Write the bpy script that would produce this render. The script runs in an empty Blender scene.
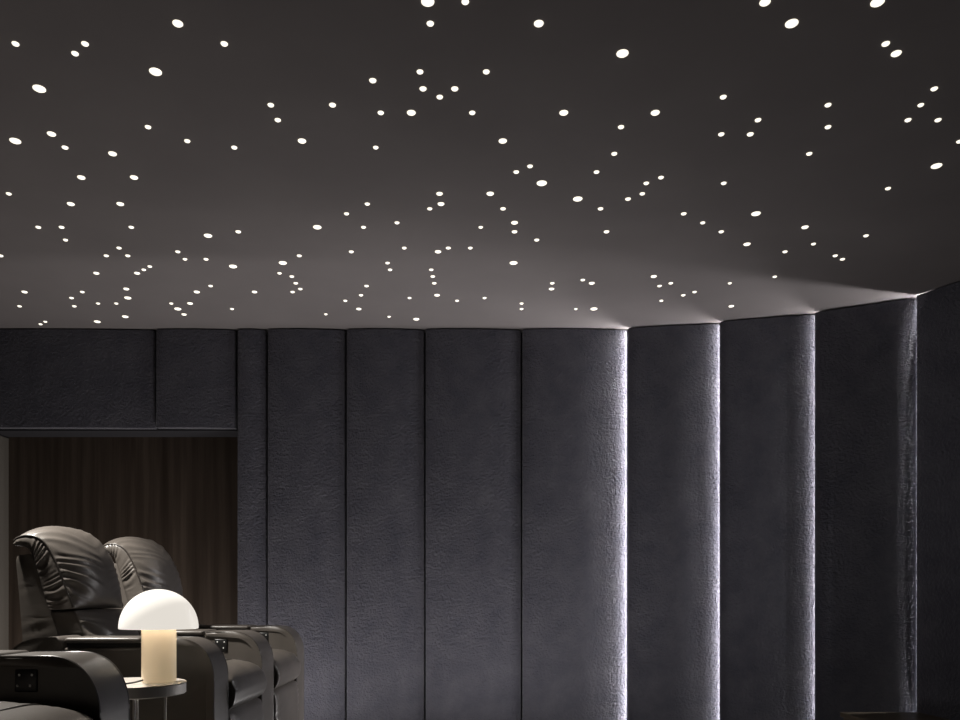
import bpy, bmesh, math, random
from mathutils import Vector
random.seed(7)
sc = bpy.context.scene
COL = sc.collection
PI = math.pi
# ------------------------------------------------------------------ camera numbers
F, VX, VY, EYE = 820.0, 460.0, 602.0, 1.0     # focal length in px, vanishing point, eye height
CEIL, YW = 2.931, 5.8                         # ceiling height, fabric wall distance
RISER = 0.13
def pt(x, y, d):                              # photo pixel + distance -> metres
    return Vector(((x-VX)/F*d, d, EYE+(VY-y)/F*d))

# ------------------------------------------------------------------ helpers
def link(name, me, mats, parent=None):
    o = bpy.data.objects.new(name, me)
    COL.objects.link(o)
    if not isinstance(mats, (list, tuple)): mats = [mats]
    for m in mats: me.materials.append(m)
    if parent is not None: o.parent = parent
    return o
def obj(name, bm, mats, parent=None, smooth=True, offset=None):
    if offset is not None: bmesh.ops.translate(bm, verts=bm.verts, vec=-Vector(offset))
    bmesh.ops.recalc_face_normals(bm, faces=bm.faces)
    me = bpy.data.meshes.new(name); bm.to_mesh(me); bm.free()
    if smooth: me.shade_smooth() if hasattr(me, 'shade_smooth') else None
    return link(name, me, mats, parent)
def sharp(o, ang=35):
    me = o.data
    try: me.set_sharp_from_angle(angle=math.radians(ang))
    except Exception: pass
    return o
def tag(o, label, cat, group=None):
    o['label'] = label; o['category'] = cat
    if group: o['group'] = group
    return o
def thing(name, label, cat, loc, group=None):
    o = bpy.data.objects.new(name, None); COL.objects.link(o)
    o.location = loc; o.empty_display_size = .1
    return tag(o, label, cat, group)
def struct(o):
    o['kind'] = 'structure'; return o
def box(bm, x0, x1, y0, y1, z0, z1, bev=0.0, seg=2, mat=0):
    n0 = len(bm.faces)
    vs = [bm.verts.new((x, y, z)) for x in (x0, x1) for y in (y0, y1) for z in (z0, z1)]
    fs = [bm.faces.new([vs[i] for i in q]) for q in
          ((0,1,3,2),(4,6,7,5),(0,4,5,1),(2,3,7,6),(0,2,6,4),(1,5,7,3))]
    for f in fs: f.material_index = mat
    if bev > 0:
        es = list({e for f in fs for e in f.edges})
        r = bmesh.ops.bevel(bm, geom=es, offset=bev, segments=seg, profile=.5, affect='EDGES')
        for f in r['faces']: f.material_index = mat
    return bm
def prism_xz(bm, pts, y0, y1, bev=0.0, seg=2):   # outline in XZ, extruded along Y
    a = [bm.verts.new((x, y0, z)) for x, z in pts]
    b = [bm.verts.new((x, y1, z)) for x, z in pts]
    n = len(pts)
    fa = bm.faces.new(a); fb = bm.faces.new(b[::-1])
    for i in range(n): bm.faces.new((a[i], b[i], b[(i+1) % n], a[(i+1) % n]))
    if bev > 0:
        es = list(set(fa.edges) | set(fb.edges))
        bmesh.ops.bevel(bm, geom=es, offset=bev, segments=seg, profile=.5, affect='EDGES')
    return bm
def prism_xy(bm, pts, z0, z1, bev=0.0, seg=2):
    a = [bm.verts.new((x, y, z0)) for x, y in pts]
    b = [bm.verts.new((x, y, z1)) for x, y in pts]
    n = len(pts)
    fa = bm.faces.new(a); fb = bm.faces.new(b[::-1])
    for i in range(n): bm.faces.new((a[i], b[i], b[(i+1) % n], a[(i+1) % n]))
    if bev > 0:
        bmesh.ops.bevel(bm, geom=list(set(fa.edges) | set(fb.edges)), offset=bev, segments=seg, profile=.5, affect='EDGES')
    return bm
def lathe(bm, prof, cx=0, cy=0, n=48, cap=True):
    rings = []
    for r, z in prof:
        if r < 1e-6: rings.append([bm.verts.new((cx, cy, z))])
        else: rings.append([bm.verts.new((cx+r*math.cos(2*PI*k/n), cy+r*math.sin(2*PI*k/n), z)) for k in range(n)])
    for A, B in zip(rings, rings[1:]):
        for k in range(n):
            k2 = (k+1) % n
            if len(A) == 1 and len(B) == 1: continue
            if len(A) == 1: bm.faces.new((A[0], B[k], B[k2]))
            elif len(B) == 1: bm.faces.new((A[k], A[k2], B[0]))
            else: bm.faces.new((A[k], A[k2], B[k2], B[k]))
    if cap:
        for R in (rings[0], rings[-1]):
            if len(R) > 1: bm.faces.new(R)
    return bm
def tube(bm, pts, r, n=8):
    pts = [Vector(p) for p in pts]
    rings = []
    up = Vector((0, 0, 1))
    for i, p in enumerate(pts):
        d = (pts[min(i+1, len(pts)-1)] - pts[max(i-1, 0)]).normalized()
        a = d.cross(up)
        if a.length < 1e-3: a = d.cross(Vector((0, 1, 0)))
        a.normalize(); b = d.cross(a).normalized()
        rings.append([bm.verts.new(p + a*r*math.cos(2*PI*k/n) + b*r*math.sin(2*PI*k/n)) for k in range(n)])
    for A, B in zip(rings, rings[1:]):
        for k in range(n): bm.faces.new((A[k], A[(k+1) % n], B[(k+1) % n], B[k]))
    bm.faces.new(rings[0]); bm.faces.new(rings[-1][::-1])
    return bm
def spline(pts, n):                                # Catmull-Rom, n+1 samples by arc length
    P = [Vector(p) for p in pts]
    P = [P[0]*2-P[1]] + P + [P[-1]*2-P[-2]]
    fine = []
    for i in range(1, len(P)-2):
        for k in range(40):
            t = k/40
            a, b, c, d = P[i-1], P[i], P[i+1], P[i+2]
            fine.append(.5*((2*b)+(c-a)*t+(2*a-5*b+4*c-d)*t*t+(3*b-a-3*c+d)*t**3))
    fine.append(P[-2])
    L = [0]
    for a, b in zip(fine, fine[1:]): L.append(L[-1]+(b-a).length)
    out = []; j = 0
    for i in range(n+1):
        s = L[-1]*i/n
        while j < len(L)-2 and L[j+1] < s: j += 1
        t = (s-L[j])/max(1e-9, L[j+1]-L[j])
        out.append(fine[j].lerp(fine[j+1], min(1, max(0, t))))
    return out

# ------------------------------------------------------------------ materials
def mat(name, col=(.5,.5,.5), rough=.5, metal=0.0, spec=.5, emit=None, estr=0.0):
    m = bpy.data.materials.new(name); m.use_nodes = True
    nt = m.node_tree; b = nt.nodes['Principled BSDF']
    b.inputs['Base Color'].default_value = (*col, 1)
    b.inputs['Roughness'].default_value = rough
    b.inputs['Metallic'].default_value = metal
    b.inputs['Specular IOR Level'].default_value = spec
    if emit:
        b.inputs['Emission Color'].default_value = (*emit, 1)
        b.inputs['Emission Strength'].default_value = estr
    return m, nt, b
def coords(nt, scale=(1,1,1), kind='Object'):
    tc = nt.nodes.new('ShaderNodeTexCoord'); mp = nt.nodes.new('ShaderNodeMapping')
    mp.inputs['Scale'].default_value = scale
    nt.links.new(tc.outputs[kind], mp.inputs['Vector']); return mp.outputs['Vector']
def noise(nt, vec, scale, detail=3, rough=.55):
    n = nt.nodes.new('ShaderNodeTexNoise'); n.inputs['Scale'].default_value = scale
    n.inputs['Detail'].default_value = detail; n.inputs['Roughness'].default_value = rough
    nt.links.new(vec, n.inputs['Vector']); return n.outputs['Fac']
def ramp(nt, fac, stops):
    r = nt.nodes.new('ShaderNodeValToRGB')
    e = r.color_ramp.elements
    e[0].position, e[0].color = stops[0][0], (*stops[0][1], 1)
    e[1].position, e[1].color = stops[-1][0], (*stops[-1][1], 1)
    for p, c in stops[1:-1]:
        x = e.new(p); x.color = (*c, 1)
    nt.links.new(fac, r.inputs['Fac']); return r.outputs['Color']
def bump(nt, b, h, strength, dist):
    n = nt.nodes.new('ShaderNodeBump'); n.inputs['Strength'].default_value = strength
    n.inputs['Distance'].default_value = dist
    nt.links.new(h, n.inputs['Height']); nt.links.new(n.outputs['Normal'], b.inputs['Normal'])

# suede wall fabric
M_suede, nt, b = mat('slate_suede', rough=.9, spec=.15)
v = coords(nt)
nt.links.new(ramp(nt, noise(nt, v, 5, 6, .65), [(.3,(.080,.079,.099)),(.55,(.108,.106,.127)),(.75,(.136,.132,.153))]), b.inputs['Base Color'])
g = noise(nt, v, 54, 3, .72)
bump(nt, b, g, .85, .032)
b.inputs['Sheen Weight'].default_value = .25; b.inputs['Sheen Roughness'].default_value = .4
# leather
def leather(name, c):
    m, nt, b = mat(name, c, .34, spec=.5)
    v = coords(nt)
    k = tuple(x*1.35 for x in c)
    nt.links.new(ramp(nt, noise(nt, v, 9, 4), [(.3, c), (.7, k)]), b.inputs['Base Color'])
    bump(nt, b, noise(nt, v, 180, 3), .12, .003)
    return m
M_leather = leather('dark_brown_leather', (.066,.058,.051))
M_piping = leather('leather_piping', (.026,.022,.019))
M_black, *_ = mat('black_plastic', (.006,.006,.006), .4)
M_button, *_ = mat('white_button', (.8,.8,.78), .4)
# dark wood
M_wood, nt, b = mat('dark_wood', rough=.42, spec=.35)
v = coords(nt, (9, 9, .35))
n1 = noise(nt, v, 1.6, 7, .62)
nt.links.new(ramp(nt, n1, [(.25,(.026,.018,.013)),(.5,(.050,.037,.028)),(.72,(.080,.061,.047))]), b.inputs['Base Color'])
bump(nt, b, n1, .12, .004)
M_wood2, nt, b = mat('dark_stained_wood', rough=.45, spec=.4)
v = coords(nt, (6, 1, 6))
nt.links.new(ramp(nt, noise(nt, v, 3, 6), [(.3,(.040,.029,.018)),(.7,(.08,.06,.038))]), b.inputs['Base Color'])
M_jamb, *_ = mat('grey_brown_jamb', (.16,.145,.125), .6)
# ceiling
M_ceil, nt, b = mat('charcoal_ceiling', rough=.95, spec=.05)
v = coords(nt)
nt.links.new(ramp(nt, noise(nt, v, 2.2, 4), [(.3,(.186,.170,.169)),(.7,(.204,.187,.185))]), b.inputs['Base Color'])
M_dark, *_ = mat('dark_wall_paint', (.035,.034,.038), .9, spec=.1)
M_carpet, nt, b = mat('charcoal_carpet', rough=1, spec=.05)
v = coords(nt)
nt.links.new(ramp(nt, noise(nt, v, 140, 3), [(.3,(.012,.012,.014)),(.7,(.03,.029,.03))]), b.inputs['Base Color'])
M_star, *_ = mat('star_emitter', (1,1,1), .4, emit=(1,.93,.76), estr=1.35)
M_led, *_ = mat('led_emitter', (1,1,1), .4, emit=(1,.97,.98), estr=30)
M_chrome, nt, b = mat('brushed_steel', (.55,.53,.50), .28, metal=1)
M_rim, *_ = mat('satin_steel', (.72,.69,.65), .45, metal=.3)
M_top, *_ = mat('pale_stone_top', (.55,.52,.48), .25)
M_cord, *_ = mat('dark_cord', (.02,.018,.016), .5)

# ------------------------------------------------------------------ room shell
def quadbox(name, m, *a):
    bm = bmesh.new(); box(bm, *a); return struct(obj(name, bm, m, smooth=False))
XL, XR, YB = -4.3, 3.6, -2.6
NX0, NX1, NZ = -3.36, (237-VX)/F*YW, EYE+(VY-430)/F*YW       # niche opening
quadbox('floor', M_carpet, XL-.1, XR+.1, YB-.1, 6.3, -.1, 0)
quadbox('ceiling', M_ceil, XL-.1, XR+.1, YB-.1, 6.3, CEIL, CEIL+.1)
quadbox('wall_left', M_dark, XL-.1, XL, YB, 6.3, 0, CEIL)
quadbox('wall_right', M_dark, XR, XR+.1, YB, 6.3, 0, CEIL)
quadbox('wall_rear', M_dark, XL, XR, YB-.1, YB, 0, CEIL)
bm = bmesh.new()
box(bm, XL, NX0, YW+.075, 6.2, 0, CEIL)
box(bm, NX1, XR, YW+.075, 6.2, 0, CEIL)
box(bm, NX0, NX1, YW+.075, 6.2, NZ+.01, CEIL)
struct(obj('wall_back', bm, M_dark, smooth=False))
bm = bmesh.new(); box(bm, NX0, NX1, 6.10, 6.2, 0, NZ+.01)
struct(obj('wall_niche', bm, M_wood, smooth=False))
bm = bmesh.new(); box(bm, NX0-.02, NX0+.004, YW+.02, 6.10, 0, NZ, .003, 1)
struct(obj('trim_1', bm, M_jamb, smooth=False))
bm = bmesh.new(); box(bm, NX1-.012, NX1+.03, YW+.062, 6.10, 0, NZ, .003, 1)
struct(obj('trim_2', bm, M_wood, smooth=False))
# low riser under the seats
quadbox('floor_riser', M_carpet, XL, -.75, .2, 5.12, 0, RISER)

# ------------------------------------------------------------------ wall panels (each one overlaps the one on its left)
TOP = CEIL-.009
def panel(name, L, R, z0, z1, label, thick=.022, bow=.012, led=None, under=.05, right_bevel=.014):
    """padded slab from L (left, standing forward) to R (right, set back); slides under its right neighbour by `under`"""
    L, R = Vector(L), Vector(R)
    d = (R-L).normalized(); nrm = Vector((d.y, -d.x))            # nrm: towards the room
    w = (R-L).length; pts = []
    # rounded left front edge, bowed face, then the tongue below the neighbour
    r = .006
    pts.append(L - nrm*thick)
    pts.append(L - nrm*r)
    for k in range(1, 4):
        a = PI/2*k/4; pts.append(L + d*(r*(1-math.cos(a))) - nrm*(r*(1-math.sin(a))))
    n = 10
    for k in range(n+1):
        s = k/n
        pts.append(L + d*(r + (w-r-right_bevel)*s) + nrm*bow*(1-(2*s-1)**2))
    for k in range(1, 5):
        a = PI/2*k/4; pts.append(R - d*right_bevel*(1-math.sin(a)) - nrm*right_bevel*(1-math.cos(a))*.9)
    if under:
        pts.append(R + d*under - nrm*max(.016, right_bevel+.002))
        pts.append(R + d*under - nrm*(thick+.004))
    pts.append(R - nrm*(thick+.004))
    c = Vector(((L.x+R.x)/2, (L.y+R.y)/2, z0))
    bm = bmesh.new()
    prism_xy(bm, [(p.x, p.y) for p in pts], z0, z1, .006, 2)
    o = obj(name, bm, M_suede, offset=c); o.location = c; sharp(o, 40)
    tag(o, label, 'wall panel', 'suede wall panels')
    if led:                                                       # strip light in the pocket behind the left edge
        PL0, PR0, s0, h, wd, strength, turn = led
        bm = bmesh.new()
        pd = (Vector(PR0)-Vector(PL0)).normalized(); pn = Vector((pd.y, -pd.x))
        ctr = Vector(PR0) + pd*s0 + pn*h
        fd = (-pd + pn*turn).normalized(); sd = Vector((fd.y, -fd.x))
        qs = [ctr+sd*wd/2, ctr-sd*wd/2, ctr-sd*wd/2-fd*.002, ctr+sd*wd/2-fd*.002]
        a = [bm.verts.new((v.x, v.y, z0+.02)) for v in qs]; e = [bm.verts.new((v.x, v.y, z1-.004)) for v in qs]
        for i in range(4):
            f = bm.faces.new((a[i], a[(i+1)%4], e[(i+1)%4], e[i])); f.material_index = 0 if i == 0 else 1
        f = bm.faces.new(a); f.material_index = 1
        f = bm.faces.new(e[::-1]); f.material_index = 1
        m = M_led.copy(); m.node_tree.nodes['Principled BSDF'].inputs['Emission Strength'].default_value = strength
        s = obj('led_strip', bm, [m, M_chrome], o, smooth=False, offset=c)
        s['label'] = 'white strip light tucked behind the left edge'
    return o
def w2(x, d): return ((x-VX)/F*d, d)
FR = YW-.016
# header panels over the niche and the full-height strip at its left
panel('upholstered_panel', (XL, FR), (NX0-.005, YW), 0, TOP, 'tall dark suede panel left of the wooden niche', thick=.05, under=0)
panel('upholstered_panel', (NX0, FR), w2(154.6, YW), EYE+(VY-428)/F*YW, TOP, 'wide short suede panel above the left of the wooden niche', thick=.05, under=0)
panel('upholstered_panel', w2(156, FR), w2(235.5, YW), EYE+(VY-428)/F*YW, TOP, 'short suede panel above the right end of the niche', thick=.05, under=0)
W_ = w2(237.5, FR)
flat = [(267, None), (346, (.012, 3, .010)), (425, (.012, 3, .010)), (522, (.012, 3.5, .012))]
names = ['narrow tall suede strip panel right beside the wooden niche',
         'first wide full-height suede panel right of the narrow strip, behind the farthest armrest',
         'second wide full-height suede panel right of the narrow strip',
         'third wide full-height suede panel, with no strong glow on its edges',
         'full-height suede panel with the brightest glowing right edge',
         'tall suede panel with white glowing right edge, first of the turned ones',
         'tall suede panel with grainy dim grey right edge, second of the turned ones',
         'dark tall suede panel behind the low wooden cabinet, with faint lit edge',
         'nearly black tall suede panel at the right edge of the photo']
Lp = W_
panel('upholstered_panel', w2(237.5, FR), w2(266.4, YW), 0, TOP, names[0], under=0)
edges = [267, 346, 425, 522, 628]
for i in range(4):
    panel('upholstered_panel', w2(edges[i]+.7, FR), w2(edges[i+1]-.8, YW), 0, TOP, names[i+1], under=.04 if i == 3 else 0, bow=.018)
PR = [(1.796,5.665), (2.372,5.479), (2.887,5.181), (3.174,4.632)]
PL = [(1.180,5.760), (1.786,5.624), (2.358,5.439), (2.865,5.150)]
BOW = [.010, .005, 0, .006]; BEV = [.014, .010, .003, .010]
LED = [(.010, .012, .010, 150, .45), (.010, .010, .010, 95, .45), (.010, .006, .007, 105, .8), (.030, -.0004, .0045, 400, .8)]
prevL, prevR = w2(522.7, YW-.016), w2(627.2, YW)
for i in range(4):
    panel('upholstered_panel', PL[i], PR[i], 0, TOP, names[i+5], led=(prevL, prevR)+LED[i], thick=.018, bow=BOW[i], right_bevel=BEV[i], under=.03 if i < 2 else 0)
    prevL, prevR = PL[i], PR[i]
panel('upholstered_panel', (3.175,4.59), (3.33,4.0), 0, TOP, 'dark tall suede panel on the right wall nearest the cabinet front', under=0)
panel('upholstered_panel', (3.335,3.96), (3.42,3.3), 0, TOP, 'dark tall suede panel on the right wall nearest the viewer', under=0)

# ------------------------------------------------------------------ star ceiling
T = [((0,0),[(62,174,36),(300,213,36),(340,174,36),(711,93,48),(897,174,36),(622,286,56),(157,354,58),(61,563,52),(206,535,42),(260,589,32),(450,614,40),(592,507,32),(749,563,30),(937,589,30)]),
 ((240,0),[(751,6,60),(901,6,36),(761,93,36),(531,321,34),(720,286,34),(732,354,34),(859,354,34),(799,387,32),(123,419,32),(151,479,32),(370,419,34),(563,450,32),(685,450,42),(929,450,32),(248,563,40),(543,589,28)]),
 ((480,0),[(235,93,46),(570,213,56),(25,286,34),(335,450,42),(701,450,42),(564,507,30),(91,563,40),(537,614,30),(200,687,28),(145,687,28),(466,687,28),(724,709,28)]),
 ((720,0),[(180,8,50),(630,8,62),(287,93,60),(663,174,38),(705,213,48),(13,387,32),(432,419,32),(857,354,34),(803,419,32),(152,479,32),(121,536,32),(752,479,32),(872,479,32),(432,507,32),(5,536,30),(357,614,30),(957,565,30),(866,663,50)]),
 ((0,160),[(325,69,38),(536,69,38),(35,134,28),(283,175,36),(481,175,36),(153,268,28),(246,268,28),(525,268,28),(262,319,26),(832,302,40),(953,286,28),(476,351,26),(425,382,26),(511,382,26),(2,382,28),(711,366,26),(740,396,24),(824,396,26),(932,425,38),(599,425,24),(575,438,24),(548,452,30),(385,452,30),(505,515,30),(98,527,30),(329,527,24),(286,551,24),(511,551,34),(297,584,24),(78,584,24),(392,573,22),(465,573,22),(842,503,24),(787,527,30),(685,573,22),(760,573,28),(711,595,34),(736,617,26),(928,595,22),(501,626,32),(389,646,32),(181,646,22),(162,656,22)]),
 ((240,160),[(798,134,32),(804,175,34),(759,194,26),(509,175,26),(426,214,26),(628,250,26),(309,268,40),(494,268,26),(657,351,24),(833,351,26),(921,351,24),(792,366,32),(445,366,26),(237,382,26),(171,411,38),(158,452,24),(207,465,24),(590,411,24),(600,438,24),(223,492,24),(241,515,24),(210,527,24),(58,527,28),(506,503,24),(484,540,24),(421,562,22),(475,595,28),(765,438,24),(771,465,24),(777,492,24),(788,540,28),(678,551,22),(868,562,22),(343,616,20),(596,626,20),(705,636,30)]),
 ((480,160),[(247,92,46),(41,134,36),(391,155,44),(92,194,28),(482,194,28),(592,155,28),(649,134,28),(665,92,28),(138,250,34),(138,286,28),(3,268,24),(506,286,28),(227,319,26),(815,214,28),(891,250,26),(134,411,38),(289,492,24),(286,515,28),(411,479,24),(447,492,30),(18,551,22),(166,573,22),(166,595,22),(383,595,20),(455,595,34),(695,465,30),(718,503,24),(763,492,24),(813,540,24),(858,527,24),(725,562,22)]),
 ((720,160),[(15,92,28),(672,113,28),(144,214,44),(5,286,28),(108,336,34),(340,268,34),(374,335,26),(260,366,26),(461,382,26),(490,396,26),(584,302,28),(219,466,24),(39,492,22),(45,584,28)])]
stars = []
for (ox, oy), L in T:
    for (x, y, w) in L:
        stars.append([ox+x/4, oy+y/4, w/4])
for s in stars:                                     # one pair split between two crops
    if abs(s[0]-530) < .1 and abs(s[1]-171.75) < .1: s[1] = 166
zones = [(155,'the wide short suede panel'), (237,'the right end of the niche'), (346,'the narrow strip and first wide panel'),
         (425,'the second wide panel'), (522,'the third wide panel'), (627,'the brightest glowing panel'),
         (720,'the first turned panel'), (815,'the second turned panel'), (917,'the low wooden cabinet'), (2000,'the far right dark panel')]
def ordinal(n):
    return f"{n}{'th' if 10 <= n % 100 <= 20 else {1:'st',2:'nd',3:'rd'}.get(n % 10,'th')}"
zl = {}
for s in stars:
    for i, (e, t) in enumerate(zones):
        if s[0] < e: zl.setdefault(i, []).append(s); break
cache = {}
def star_mesh(r):
    if r not in cache:
        bm = bmesh.new()
        lathe(bm, [(0,-.006),(r*.5,-.0052),(r*.85,-.003),(r,-.0005),(r,.002)], n=20)
        bmesh.ops.recalc_face_normals(bm, faces=bm.faces)
        me = bpy.data.meshes.new('star_light'); bm.to_mesh(me); bm.free(); me.shade_smooth()
        me.materials.append(M_star); cache[r] = me
    return cache[r]
for zi, L in zl.items():
    L.sort(key=lambda s: (-round(s[1]*2), s[0]))
    for k, (x, y, w) in enumerate(L):
        d = YW*(VY-329)/(VY-y)
        u = (x-VX)/F
        dia = max(.016, (w-1.7)*d/F/math.sqrt(1+.5*u*u))
        size = 'big' if w >= 11 else 'medium' if w >= 8 else 'small' if w >= 6 else 'tiny'
        r = round(dia/2*1000)/1000
        o = bpy.data.objects.new('star_light', star_mesh(r)); COL.objects.link(o)
        p = pt(x, y, d); o.location = (p.x, p.y, CEIL-.0012)
        tag(o, f"{size} ceiling star light above {zones[zi][1]}, {ordinal(k+1)} from the wall", 'ceiling light', 'star lights in the ceiling')

# ------------------------------------------------------------------ recliners (they face +X; sides run along Y)
FX = -.966
AT = .855                                          # armrest top
def loft(S, R, y0, y1, Nt, bulge, gb, wr, wl, reach, seed=0, slant=4.0, pw=3.2):
    """cushion: S seam curve, R rear curve (same count, XZ), bulge(u)->m, gb side bulge, wr wrinkle height, wl wrinkle length, reach (share of width)"""
    rnd = random.Random(seed)
    ph = [rnd.uniform(0, 6.28) for _ in range(8)]
    N = len(S)-1
    T_ = [(S[min(i+1, N)]-S[max(i-1, 0)]).normalized() for i in range(N+1)]
    Nn = [Vector((t.y, -t.x)) for t in T_]
    cen = sum(R, Vector((0, 0)))/len(R); mid = N//2
    if (S[mid]-cen).dot(Nn[mid]) < 0: Nn = [-n for n in Nn]
    s = [0]
    for a, b_ in zip(S, S[1:]): s.append(s[-1]+(b_-a).length)
    bm = bmesh.new()
    front = []
    for i in range(N+1):
        row = []
        fade = math.sin(PI*min(1, max(0, i/N)))**.5
        for j in range(Nt+1):
            t = j/Nt
            e = min(t, 1-t)
            b0 = (1-abs(2*t-1)**pw)
            g = (e/.02 if e < .02 else 1)*math.exp(-max(0, e-.03)/reach)
            side = 0 if t < .5 else 2.1
            q = s[i] + slant*wl*(e**.6)*1.3 + .30*wl*math.sin(s[i]/wl*1.3+ph[1]+side) + .15*wl*math.sin(s[i]/wl*2.7+ph[7]+6*e+side)
            w = math.sin(2*PI*q/wl + ph[0]+side) * (.65+.35*math.sin(s[i]*23+ph[2]+side*2+e*9))
            w = (w if w > 0 else w*.55)
            amp = wr*(.5+.5*math.sin(s[i]*11+ph[3]+side))*.7+wr*.45
            off = b0*bulge(i/N) + fade*g*amp*w + fade*.0025*math.sin(5*t+s[i]*13+ph[4])
            p = S[i] + Nn[i]*off
            row.append(bm.verts.new((p.x, y0+(y1-y0)*t, p.y)))
        front.append(row)
    def side_grid(col, y, sgn):
        K = 6; G = [col]
        rear = None
        for k in range(1, K+1):
            f = k/K; line = []
            for i in range(N+1):
                p = S[i].lerp(R[i], f)
                fade = math.sin(PI*i/N)**.5
                w = math.sin(2*PI*(s[i]+.012*math.sin(f*3+ph[5])+.014*math.sin(s[i]*41+ph[0]))/(wl*.7)+ph[6]) * math.sin(PI*f)
                yy = y + sgn*(gb*math.sin(PI*f) + fade*wr*.42*w*(.5+.5*math.sin(s[i]*31+ph[7]+2*f)))
                line.append(bm.verts.new((p.x, yy, p.y)))
            G.append(line)
        for A, B in zip(G, G[1:]):
            for i in range(N): bm.faces.new((A[i], A[i+1], B[i+1], B[i]))
        return G
    for i in range(N):
        for j in range(Nt): bm.faces.new((front[i][j], front[i][j+1], front[i+1][j+1], front[i+1][j]))
    GA = side_grid([r[0] for r in front], y0, -1)
    GB = side_grid([r[-1] for r in front], y1, 1)
    for i in range(N): bm.faces.new((GA[-1][i], GA[-1][i+1], GB[-1][i+1], GB[-1][i]))
    bm.faces.new([v for v in front[0]] + [g[0] for g in GB[1:]] + [g[0] for g in GA[:0:-1]])
    bm.faces.new([v for v in front[-1]] + [g[-1] for g in GB[1:]] + [g[-1] for g in GA[:0:-1]])
    return bm
def xz(pts, n): return spline([Vector(p) for p in pts], n)
def path3(P, y): return [(p.x, y, p.y) for p in P]

# armrest outline pieces
RX, RZ = .140, .168
def arc(d, a0, a1, n):                             # rounded front top corner, d inside the outer line
    out = []
    for k in range(n+1):
        a = a0+(a1-a0)*k/n; c, q = max(0, math.cos(a)), max(0, math.sin(a))
        out.append((FX-RX+(RX-d)*c**.92, AT-RZ+(RZ-d)*q**.92))
    return out
LIDB, LIDF = -1.563, -1.249
def armrest(root, O, y0, y1, panel_side):
    """armrest between y0 and y1; panel_side: True when the seat that uses its buttons is on the -Y side"""
    z0 = RISER+.03
    ins = .007
    bm = bmesh.new()                                                    # padded core, its two side faces show
    out = [(FX-.012, z0)] + arc(.012, 0, PI/2, 14) + [(LIDF+.002, AT-.012), (LIDF+.002, .811), (LIDB, .811), (-1.74, .80), (-1.775, .74), (-1.775, z0)]
    prism_xz(bm, out, y0+ins, y1-ins, .010, 3)
    arm = sharp(obj('armrest', bm, M_leather, root, offset=O), 50)
    # top and front band
    outer = [(FX, z0+.005)] + arc(0, 0, PI/2, 18) + [(LIDF+.004, AT)]
    inner = [(LIDF+.004, AT-.030)] + arc(.030, PI/2, 0, 18) + [(FX-.030, z0+.005)]
    bm = bmesh.new(); prism_xz(bm, outer+inner, y0, y1, .011, 3)
    sharp(obj('arm_band', bm, M_leather, arm, offset=O), 50)
    wl = [Vector((FX-.004, z0+.03))] + [Vector(p) for p in arc(.003, 0, PI/2, 18)] + [Vector((LIDF+.01, AT-.003))]
    for yy in (y0+.005, y1-.005):
        bm = tube(bmesh.new(), [(p.x, yy, p.y) for p in wl], .0048, 6)
        obj('piping', bm, M_piping, arm, offset=O)
    # storage box, lid and upper edge roll
    bm = bmesh.new(); box(bm, LIDB+.004, LIDF-.004, y0+.03, y1-.03, .80, .838)
    obj('storage_box', bm, M_black, arm, smooth=False, offset=O)
    bm = bmesh.new(); box(bm, LIDB+.006, LIDF-.006, y0+.001, y1-.001, .838, AT+.005, .011, 5)
    sharp(obj('storage_lid', bm, M_leather, arm, offset=O), 50)
    for yy in (y0+.013, y1-.013):
        bm = tube(bmesh.new(), [(LIDB+.002, yy, .811), (LIDF-.002, yy, .812)], .008, 8)
        obj('edge_piping', bm, M_leather, arm, offset=O)
    # rounded pad behind the lid
    prof = xz([(LIDB, .812), (LIDB-.001, .846), (LIDB-.02, .862), (-1.66, .858), (-1.73, .838), (-1.772, .795), (-1.78, .75)], 24)
    bm = bmesh.new()
    prism_xz(bm, [(p.x, p.y) for p in prof]+[(-1.76, .74), (-1.62, .79)], y0+.002, y1-.002, .012, 3)
    sharp(obj('arm_pad', bm, M_leather, arm, offset=O), 50)
    if panel_side:
        yf = y0+ins
        bm = bmesh.new(); box(bm, -1.198, -1.136, yf-.004, yf+.01, .757, .819, .004, 2)
        obj('control_panel', bm, M_black, arm, offset=O)
        for dx, dz in ((-.017, .016), (.017, .016), (-.022, -.013), (.012, -.013)):
            bm = bmesh.new()
            r = bmesh.ops.create_uvsphere(bm, u_segments=10, v_segments=6, radius=.0032)
            bmesh.ops.scale(bm, verts=r['verts'], vec=(1, .5, 1)); bmesh.ops.translate(bm, verts=r['verts'], vec=(-1.167+dx, yf-.0045, .788+dz))
            obj('button', bm, M_button, arm, offset=O)
        bm = bmesh.new(); box(bm, -1.262, -1.244, yf-.004, yf+.004, .778, .786, .002, 1)
        obj('lever', bm, M_chrome, arm, offset=O)
    # foot
    for fx in (-1.70, FX-.08):
        bm = bmesh.new(); lathe(bm, [(.022, RISER), (.025, RISER+.03), (.025, RISER+.04)], fx, (y0+y1)/2, 16)
        obj('leg', bm, M_black, root, offset=O)
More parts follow.
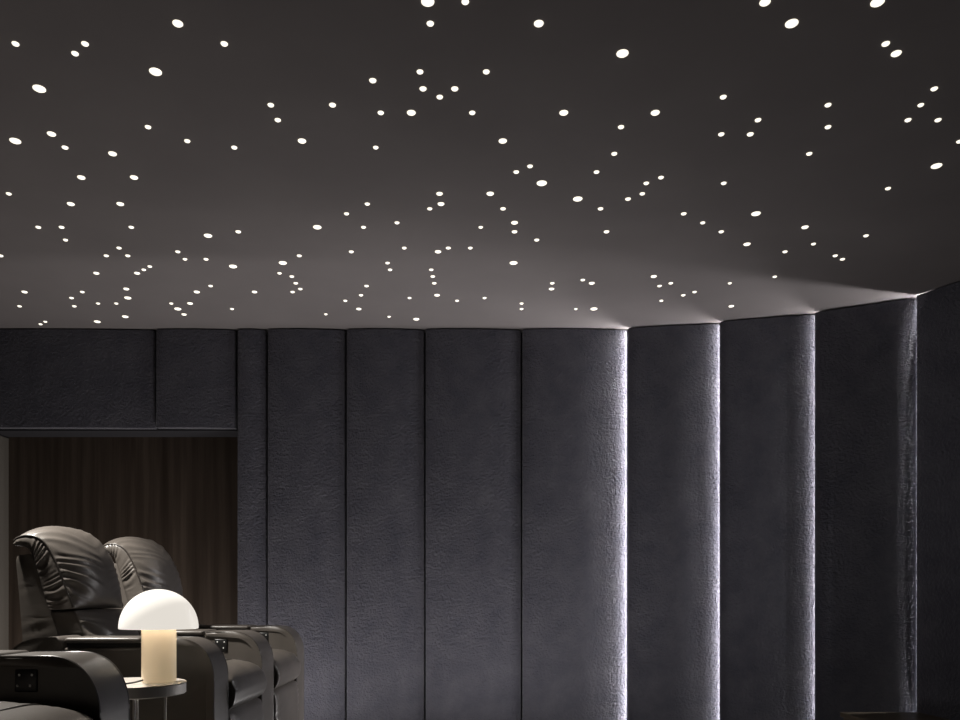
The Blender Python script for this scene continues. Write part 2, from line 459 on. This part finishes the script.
def recliner(name_label, O, seat_y, arms, seed, crown=0.0, lift=0.0):
    root = thing('recliner', name_label, 'recliner', O, 'leather recliners')
    ya, yb = seat_y
    for (a, c, ps) in arms: armrest(root, O, a, c, ps)
    g = -.010
    # seat cushion: flat top, rolled front
    S = xz([(-1.62, .700), (-1.40, .705), (-1.12, .705), (-.995, .690), (-.945, .635), (-.948, .572), (-.985, .535)], 60)
    R = xz([(-1.62, .62), (-1.40, .60), (-1.15, .60), (-1.06, .595), (-1.04, .59), (-1.04, .57), (-1.04, .55)], 60)
    bm = loft(S, R, ya+g, yb-g, 44, lambda u: .034*math.sin(PI*min(1, .15+u*.95))**.6+crown, .004, .010, .045, .07, seed+1, 1.0, 7)
    c = obj('seat_cushion', bm, M_leather, root, offset=O)
    bm = bmesh.new()                                                      # cross seam on the cushion
    ys = [ya+.02+(yb-ya-.04)*k/20 for k in range(21)]
    tube(bm, [(-1.09, y, .7005+.028*(1-abs(2*(y-ya)/(yb-ya)-1)**7)+crown*(1-abs(2*(y-ya)/(yb-ya)-1)**7)) for y in ys], .005, 6)
    obj('seam', bm, M_piping, c, offset=O)
    # footrest panel below the cushion
    S = xz([(-1.02, .535), (-.975, .525), (-.962, .48), (-.962, .36), (-.97, .24), (-.995, .20)], 50)
    R = xz([(-1.05, .52), (-1.04, .50), (-1.03, .45), (-1.03, .36), (-1.03, .25), (-1.03, .21)], 50)
    bm = loft(S, R, ya+g, yb-g, 36, lambda u: .016, .003, .009, .045, .07, seed+2, 1.0, 7)
    obj('footrest', bm, M_leather, root, offset=O)
    # seat base
    bm = bmesh.new(); box(bm, -1.72, -1.0, ya+.02, yb-.02, RISER+.05, .60, .01)
    obj('base', bm, M_black, root, offset=O)
    # lumbar cushion
    S = xz([(-1.53, .72), (-1.553, .80), (-1.580, .87), (-1.606, .925), (-1.626, .962)], 44)
    R = xz([(-1.64, .70), (-1.665, .78), (-1.69, .85), (-1.712, .91), (-1.728, .955)], 44)
    bm = loft(S, R, ya+.02, yb-.02, 60, lambda u: .062*math.sin(PI*min(1, max(0, .12+u*.86)))**.55, .006, .010, .040, .18, seed+3, 2.5)
    obj('lumbar_cushion', bm, M_leather, root, offset=O)
    # head and back cushion
    BX, BZ = -.010, .012+lift
    S = xz([(-1.618, .960), (-1.640, 1.02), (-1.668, 1.092), (-1.697, 1.165), (-1.735, 1.232), (-1.775, 1.262), (-1.82, 1.268), (-1.858, 1.256), (-1.872, 1.236)], 110)
    R = xz([(-1.722, .953), (-1.742, 1.02), (-1.762, 1.09), (-1.780, 1.15), (-1.796, 1.195), (-1.81, 1.212), (-1.83, 1.222), (-1.848, 1.226), (-1.862, 1.226)], 110)
    S = [p+Vector((BX, BZ)) for p in S]; R = [p+Vector((BX, BZ)) for p in R]
    def bl(u):
        a = math.sin(PI*min(1, max(0, u)))**.42
        return .104*a*(1-.36*u)
    bm = loft(S, R, ya+.015, yb-.015, 84, bl, .008, .015, .040, .17, seed+4, 3.2)
    bc = obj('back_cushion', bm, M_leather, root, offset=O)
    for yy in (ya+.014, yb-.014):
        bm = tube(bmesh.new(), path3(S[2:-2], yy), .0042, 6)
        obj('piping', bm, M_piping, bc, offset=O)
    # outer back shell
    S = xz([(-1.62, .42), (-1.66, .65), (-1.70, .85), (-1.745, 1.02), (-1.776, 1.14), (-1.792, 1.19), (-1.805, 1.203)], 70)
    R = xz([(-1.83, .42), (-1.84, .65), (-1.852, .85), (-1.865, 1.02), (-1.876, 1.14), (-1.878, 1.180), (-1.868, 1.198)], 70)
    bm = loft(S, R, ya+.03, yb-.03, 10, lambda u: .0, .010, .004, .05, .05, seed+5, 0)
    sharp(obj('back_shell', bm, M_leather, root, offset=O), 60)
    return root
recliner('dark leather recliner right behind the mushroom lamp, nearer of the pair by the niche', (-1.4, 3.74, RISER), (3.44, 3.98), [(3.22, 3.42, False), (4.00, 4.25, True)], 11)
recliner('dark leather recliner farther from the viewer, its armrest against the suede wall panels', (-1.4, 4.56, RISER), (4.27, 4.84), [(4.86, 5.08, True)], 29, lift=.022)
recliner('dark leather recliner cut off by the lower left corner, four white buttons on its armrest', (-1.4, 1.85, RISER), (1.55, 2.18), [(2.20, 2.40, True), (1.33, 1.53, False)], 47, crown=.012)

# ------------------------------------------------------------------ side table and lamp
TX, TY, TZ = (128-VX)/F*2.8, 2.8, EYE-(682.5-VY)/F*2.8
t = thing('side_table', 'small round side table with steel rim beside the near armrest', 'side table', (TX, TY, RISER))
O = (TX, TY, RISER)
bm = bmesh.new(); lathe(bm, [(0, TZ-.004), (.186, TZ-.004), (.190, TZ-.002), (.190, TZ), (.188, TZ+.001), (0, TZ+.001)], TX, TY, 72)
sharp(obj('tabletop', bm, M_top, t, offset=O), 40)
bm = bmesh.new(); lathe(bm, [(.150, TZ-.0045), (.189, TZ-.0045), (.189, TZ-.036), (.186, TZ-.039), (.150, TZ-.039), (.150, TZ-.0045)], TX, TY, 72, cap=False)
sharp(obj('rim', bm, M_rim, t, offset=O), 40)
for dx, dy in ((.070, -.125), (.116, .03), (-.02, .13), (-.12, -.03)):
    bm = bmesh.new(); lathe(bm, [(.0045, RISER+.012), (.0045, TZ-.005)], TX+dx, TY+dy, 12)
    sharp(obj('leg', bm, M_chrome, t, offset=O), 40)
bm = bmesh.new(); lathe(bm, [(.16, RISER), (.165, RISER+.004), (.165, RISER+.012), (0, RISER+.013)], TX, TY, 48)
sharp(obj('base', bm, M_chrome, t, offset=O), 40)

LX, LY, LZ = (159-VX)/F*2.8, 2.80, TZ+.001
lamp = thing('table_lamp', 'glowing white mushroom shaped table lamp with a frosted glass stem', 'lamp', (LX, LY, LZ))
O = (LX, LY, LZ)
# opal shade and stem: opaque, surface emission stands in for light from inside
def glow(name, col, trans, e, es, rough=.3):
    m, nt, b = mat(name, col, rough, emit=e, estr=es)
    return m
M_shade = glow('opal_glass', (.5,.49,.47), 0, (1,.94,.85), .76, .2)
M_stem = glow('frosted_glass_stem', (.62,.52,.40), 0, (1,.76,.46), .27, .22)
R0 = .129; zb = LZ + (684-630.5)/F*2.8
prof = [(R0*math.cos(a), zb+.004+.131*math.sin(a)) for a in [PI/2*k/18 for k in range(19)]]
prof = [(R0-.012, zb), (R0-.002, zb), (R0, zb+.002)] + prof[:-1] + [(0, zb+.135)]
inn = [(0, zb+.128)] + [((R0-.012)*math.cos(a), zb+.004+.123*math.sin(a)) for a in [PI/2*(18-k)/18 for k in range(1, 19)]]
bm = bmesh.new(); lathe(bm, inn[:-1]+[(R0-.012, zb+.004)]+prof, LX, LY, 64, cap=False)
sharp(obj('lamp_shade', bm, M_shade, lamp, offset=O), 50)
rs = .0565
bm = bmesh.new(); lathe(bm, [(0, LZ), (rs-.004, LZ), (rs, LZ+.004), (rs, zb+.02), (rs-.006, zb+.02), (rs-.006, zb+.05), (0, zb+.05)], LX, LY, 56)
sharp(obj('stem', bm, M_stem, lamp, offset=O), 40)
bm = bmesh.new()
c0 = Vector((LX-rs*.75, LY-rs*.75, LZ+.006))
tube(bm, spline([Vector((LX-.035, LY-rs+.004, LZ+.012)), Vector((LX-.06, LY-.085, LZ+.006)), Vector((LX-.11, LY-.115, LZ+.004)), Vector((LX-.17, LY-.11, LZ+.004)), Vector((LX-.23, LY-.09, LZ+.004))], 30), .003, 8)
obj('power_cord', bm, M_cord, lamp, offset=O)

# ------------------------------------------------------------------ low cabinet in the right corner
cb = thing('low_cabinet', 'low dark wood cabinet at the foot of the right-hand suede panels', 'cabinet', (2.62, 4.7, 0))
O = (2.62, 4.7, 0); CZ = .312
bm = bmesh.new(); box(bm, 2.374, 2.868, 4.2, 5.125, CZ-.03, CZ, .004, 2)
obj('top', bm, M_wood2, cb, smooth=False, offset=O)
bm = bmesh.new(); box(bm, 2.39, 2.852, 4.22, 5.11, .05, CZ-.03)
obj('body', bm, M_wood2, cb, smooth=False, offset=O)
for y0, y1 in ((4.24, 4.655), (4.665, 5.09)):
    bm = bmesh.new(); box(bm, 2.376, 2.39, y0, y1, .065, CZ-.045, .003, 1)
    d = obj('door', bm, M_wood2, cb, smooth=False, offset=O)
bm = bmesh.new(); box(bm, 2.42, 2.83, 4.26, 5.09, 0, .05)
obj('plinth', bm, M_black, cb, smooth=False, offset=O)

# ------------------------------------------------------------------ table lamp bulb and added unseen lights
def area(name, loc, rot, sx, sy, e, col, spread=180):
    l = bpy.data.lights.new(name, 'AREA'); l.shape = 'RECTANGLE'; l.size = sx; l.size_y = sy
    l.energy = e; l.color = col; l.spread = math.radians(spread)
    o = bpy.data.objects.new(name, l); COL.objects.link(o); o.location = loc; o.rotation_euler = rot
    return o
def spot(name, loc, target, e, col, size=60, blend=.6, rad=.05):
    l = bpy.data.lights.new(name, 'SPOT'); l.energy = e; l.color = col
    l.spot_size = math.radians(size); l.spot_blend = blend; l.shadow_soft_size = rad
    o = bpy.data.objects.new(name, l); COL.objects.link(o); o.location = loc
    o.rotation_euler = (Vector(target)-Vector(loc)).to_track_quat('-Z', 'Y').to_euler()
    return o
# unseen uplights added near the floor to brighten wall and ceiling
area('wall_fill_light', (.15, 4.85, .02), (PI, 0, 0), 1.2, .06, 19, (1,.96,.95))
area('wall_fill_light', (-1.25, 5.27, .02), (PI, 0, 0), 1.0, .06, 10, (1,.96,.95))
area('wall_fill_light', (-2.6, 5.45, .02), (PI, 0, 0), 1.4, .06, 13, (1,.93,.88))
# unseen spot added above the seats to light the leather
spot('seat_fill_spot', (-2.32, 3.35, CEIL-.03), (-1.5, 3.1, .9), 760, (1,.95,.88), 100, .55, .07)
lp = bpy.data.lights.new('lamp_bulb', 'POINT'); lp.energy = 2.2; lp.color = (1,.84,.62); lp.shadow_soft_size = .04
lo = bpy.data.objects.new('lamp_bulb', lp); COL.objects.link(lo); lo.location = (LX, LY, zb+.088)

w = bpy.data.worlds.new('world'); sc.world = w; w.use_nodes = True
w.node_tree.nodes['Background'].inputs['Color'].default_value = (.02,.02,.025,1)

# ------------------------------------------------------------------ camera
cd = bpy.data.cameras.new('camera'); cam = bpy.data.objects.new('camera', cd); COL.objects.link(cam)
cam.location = (0, 0, EYE); cam.rotation_euler = (PI/2, 0, 0)
cd.sensor_width = 36; cd.lens = F/960*36
cd.shift_x = (480-VX)/960; cd.shift_y = (VY-360)/960
cd.clip_start = .05
sc.camera = cam
vs = sc.view_settings
vs.view_transform = 'Standard'; vs.look = 'None'; vs.exposure = 0; vs.gamma = 1; vs.use_curve_mapping = False
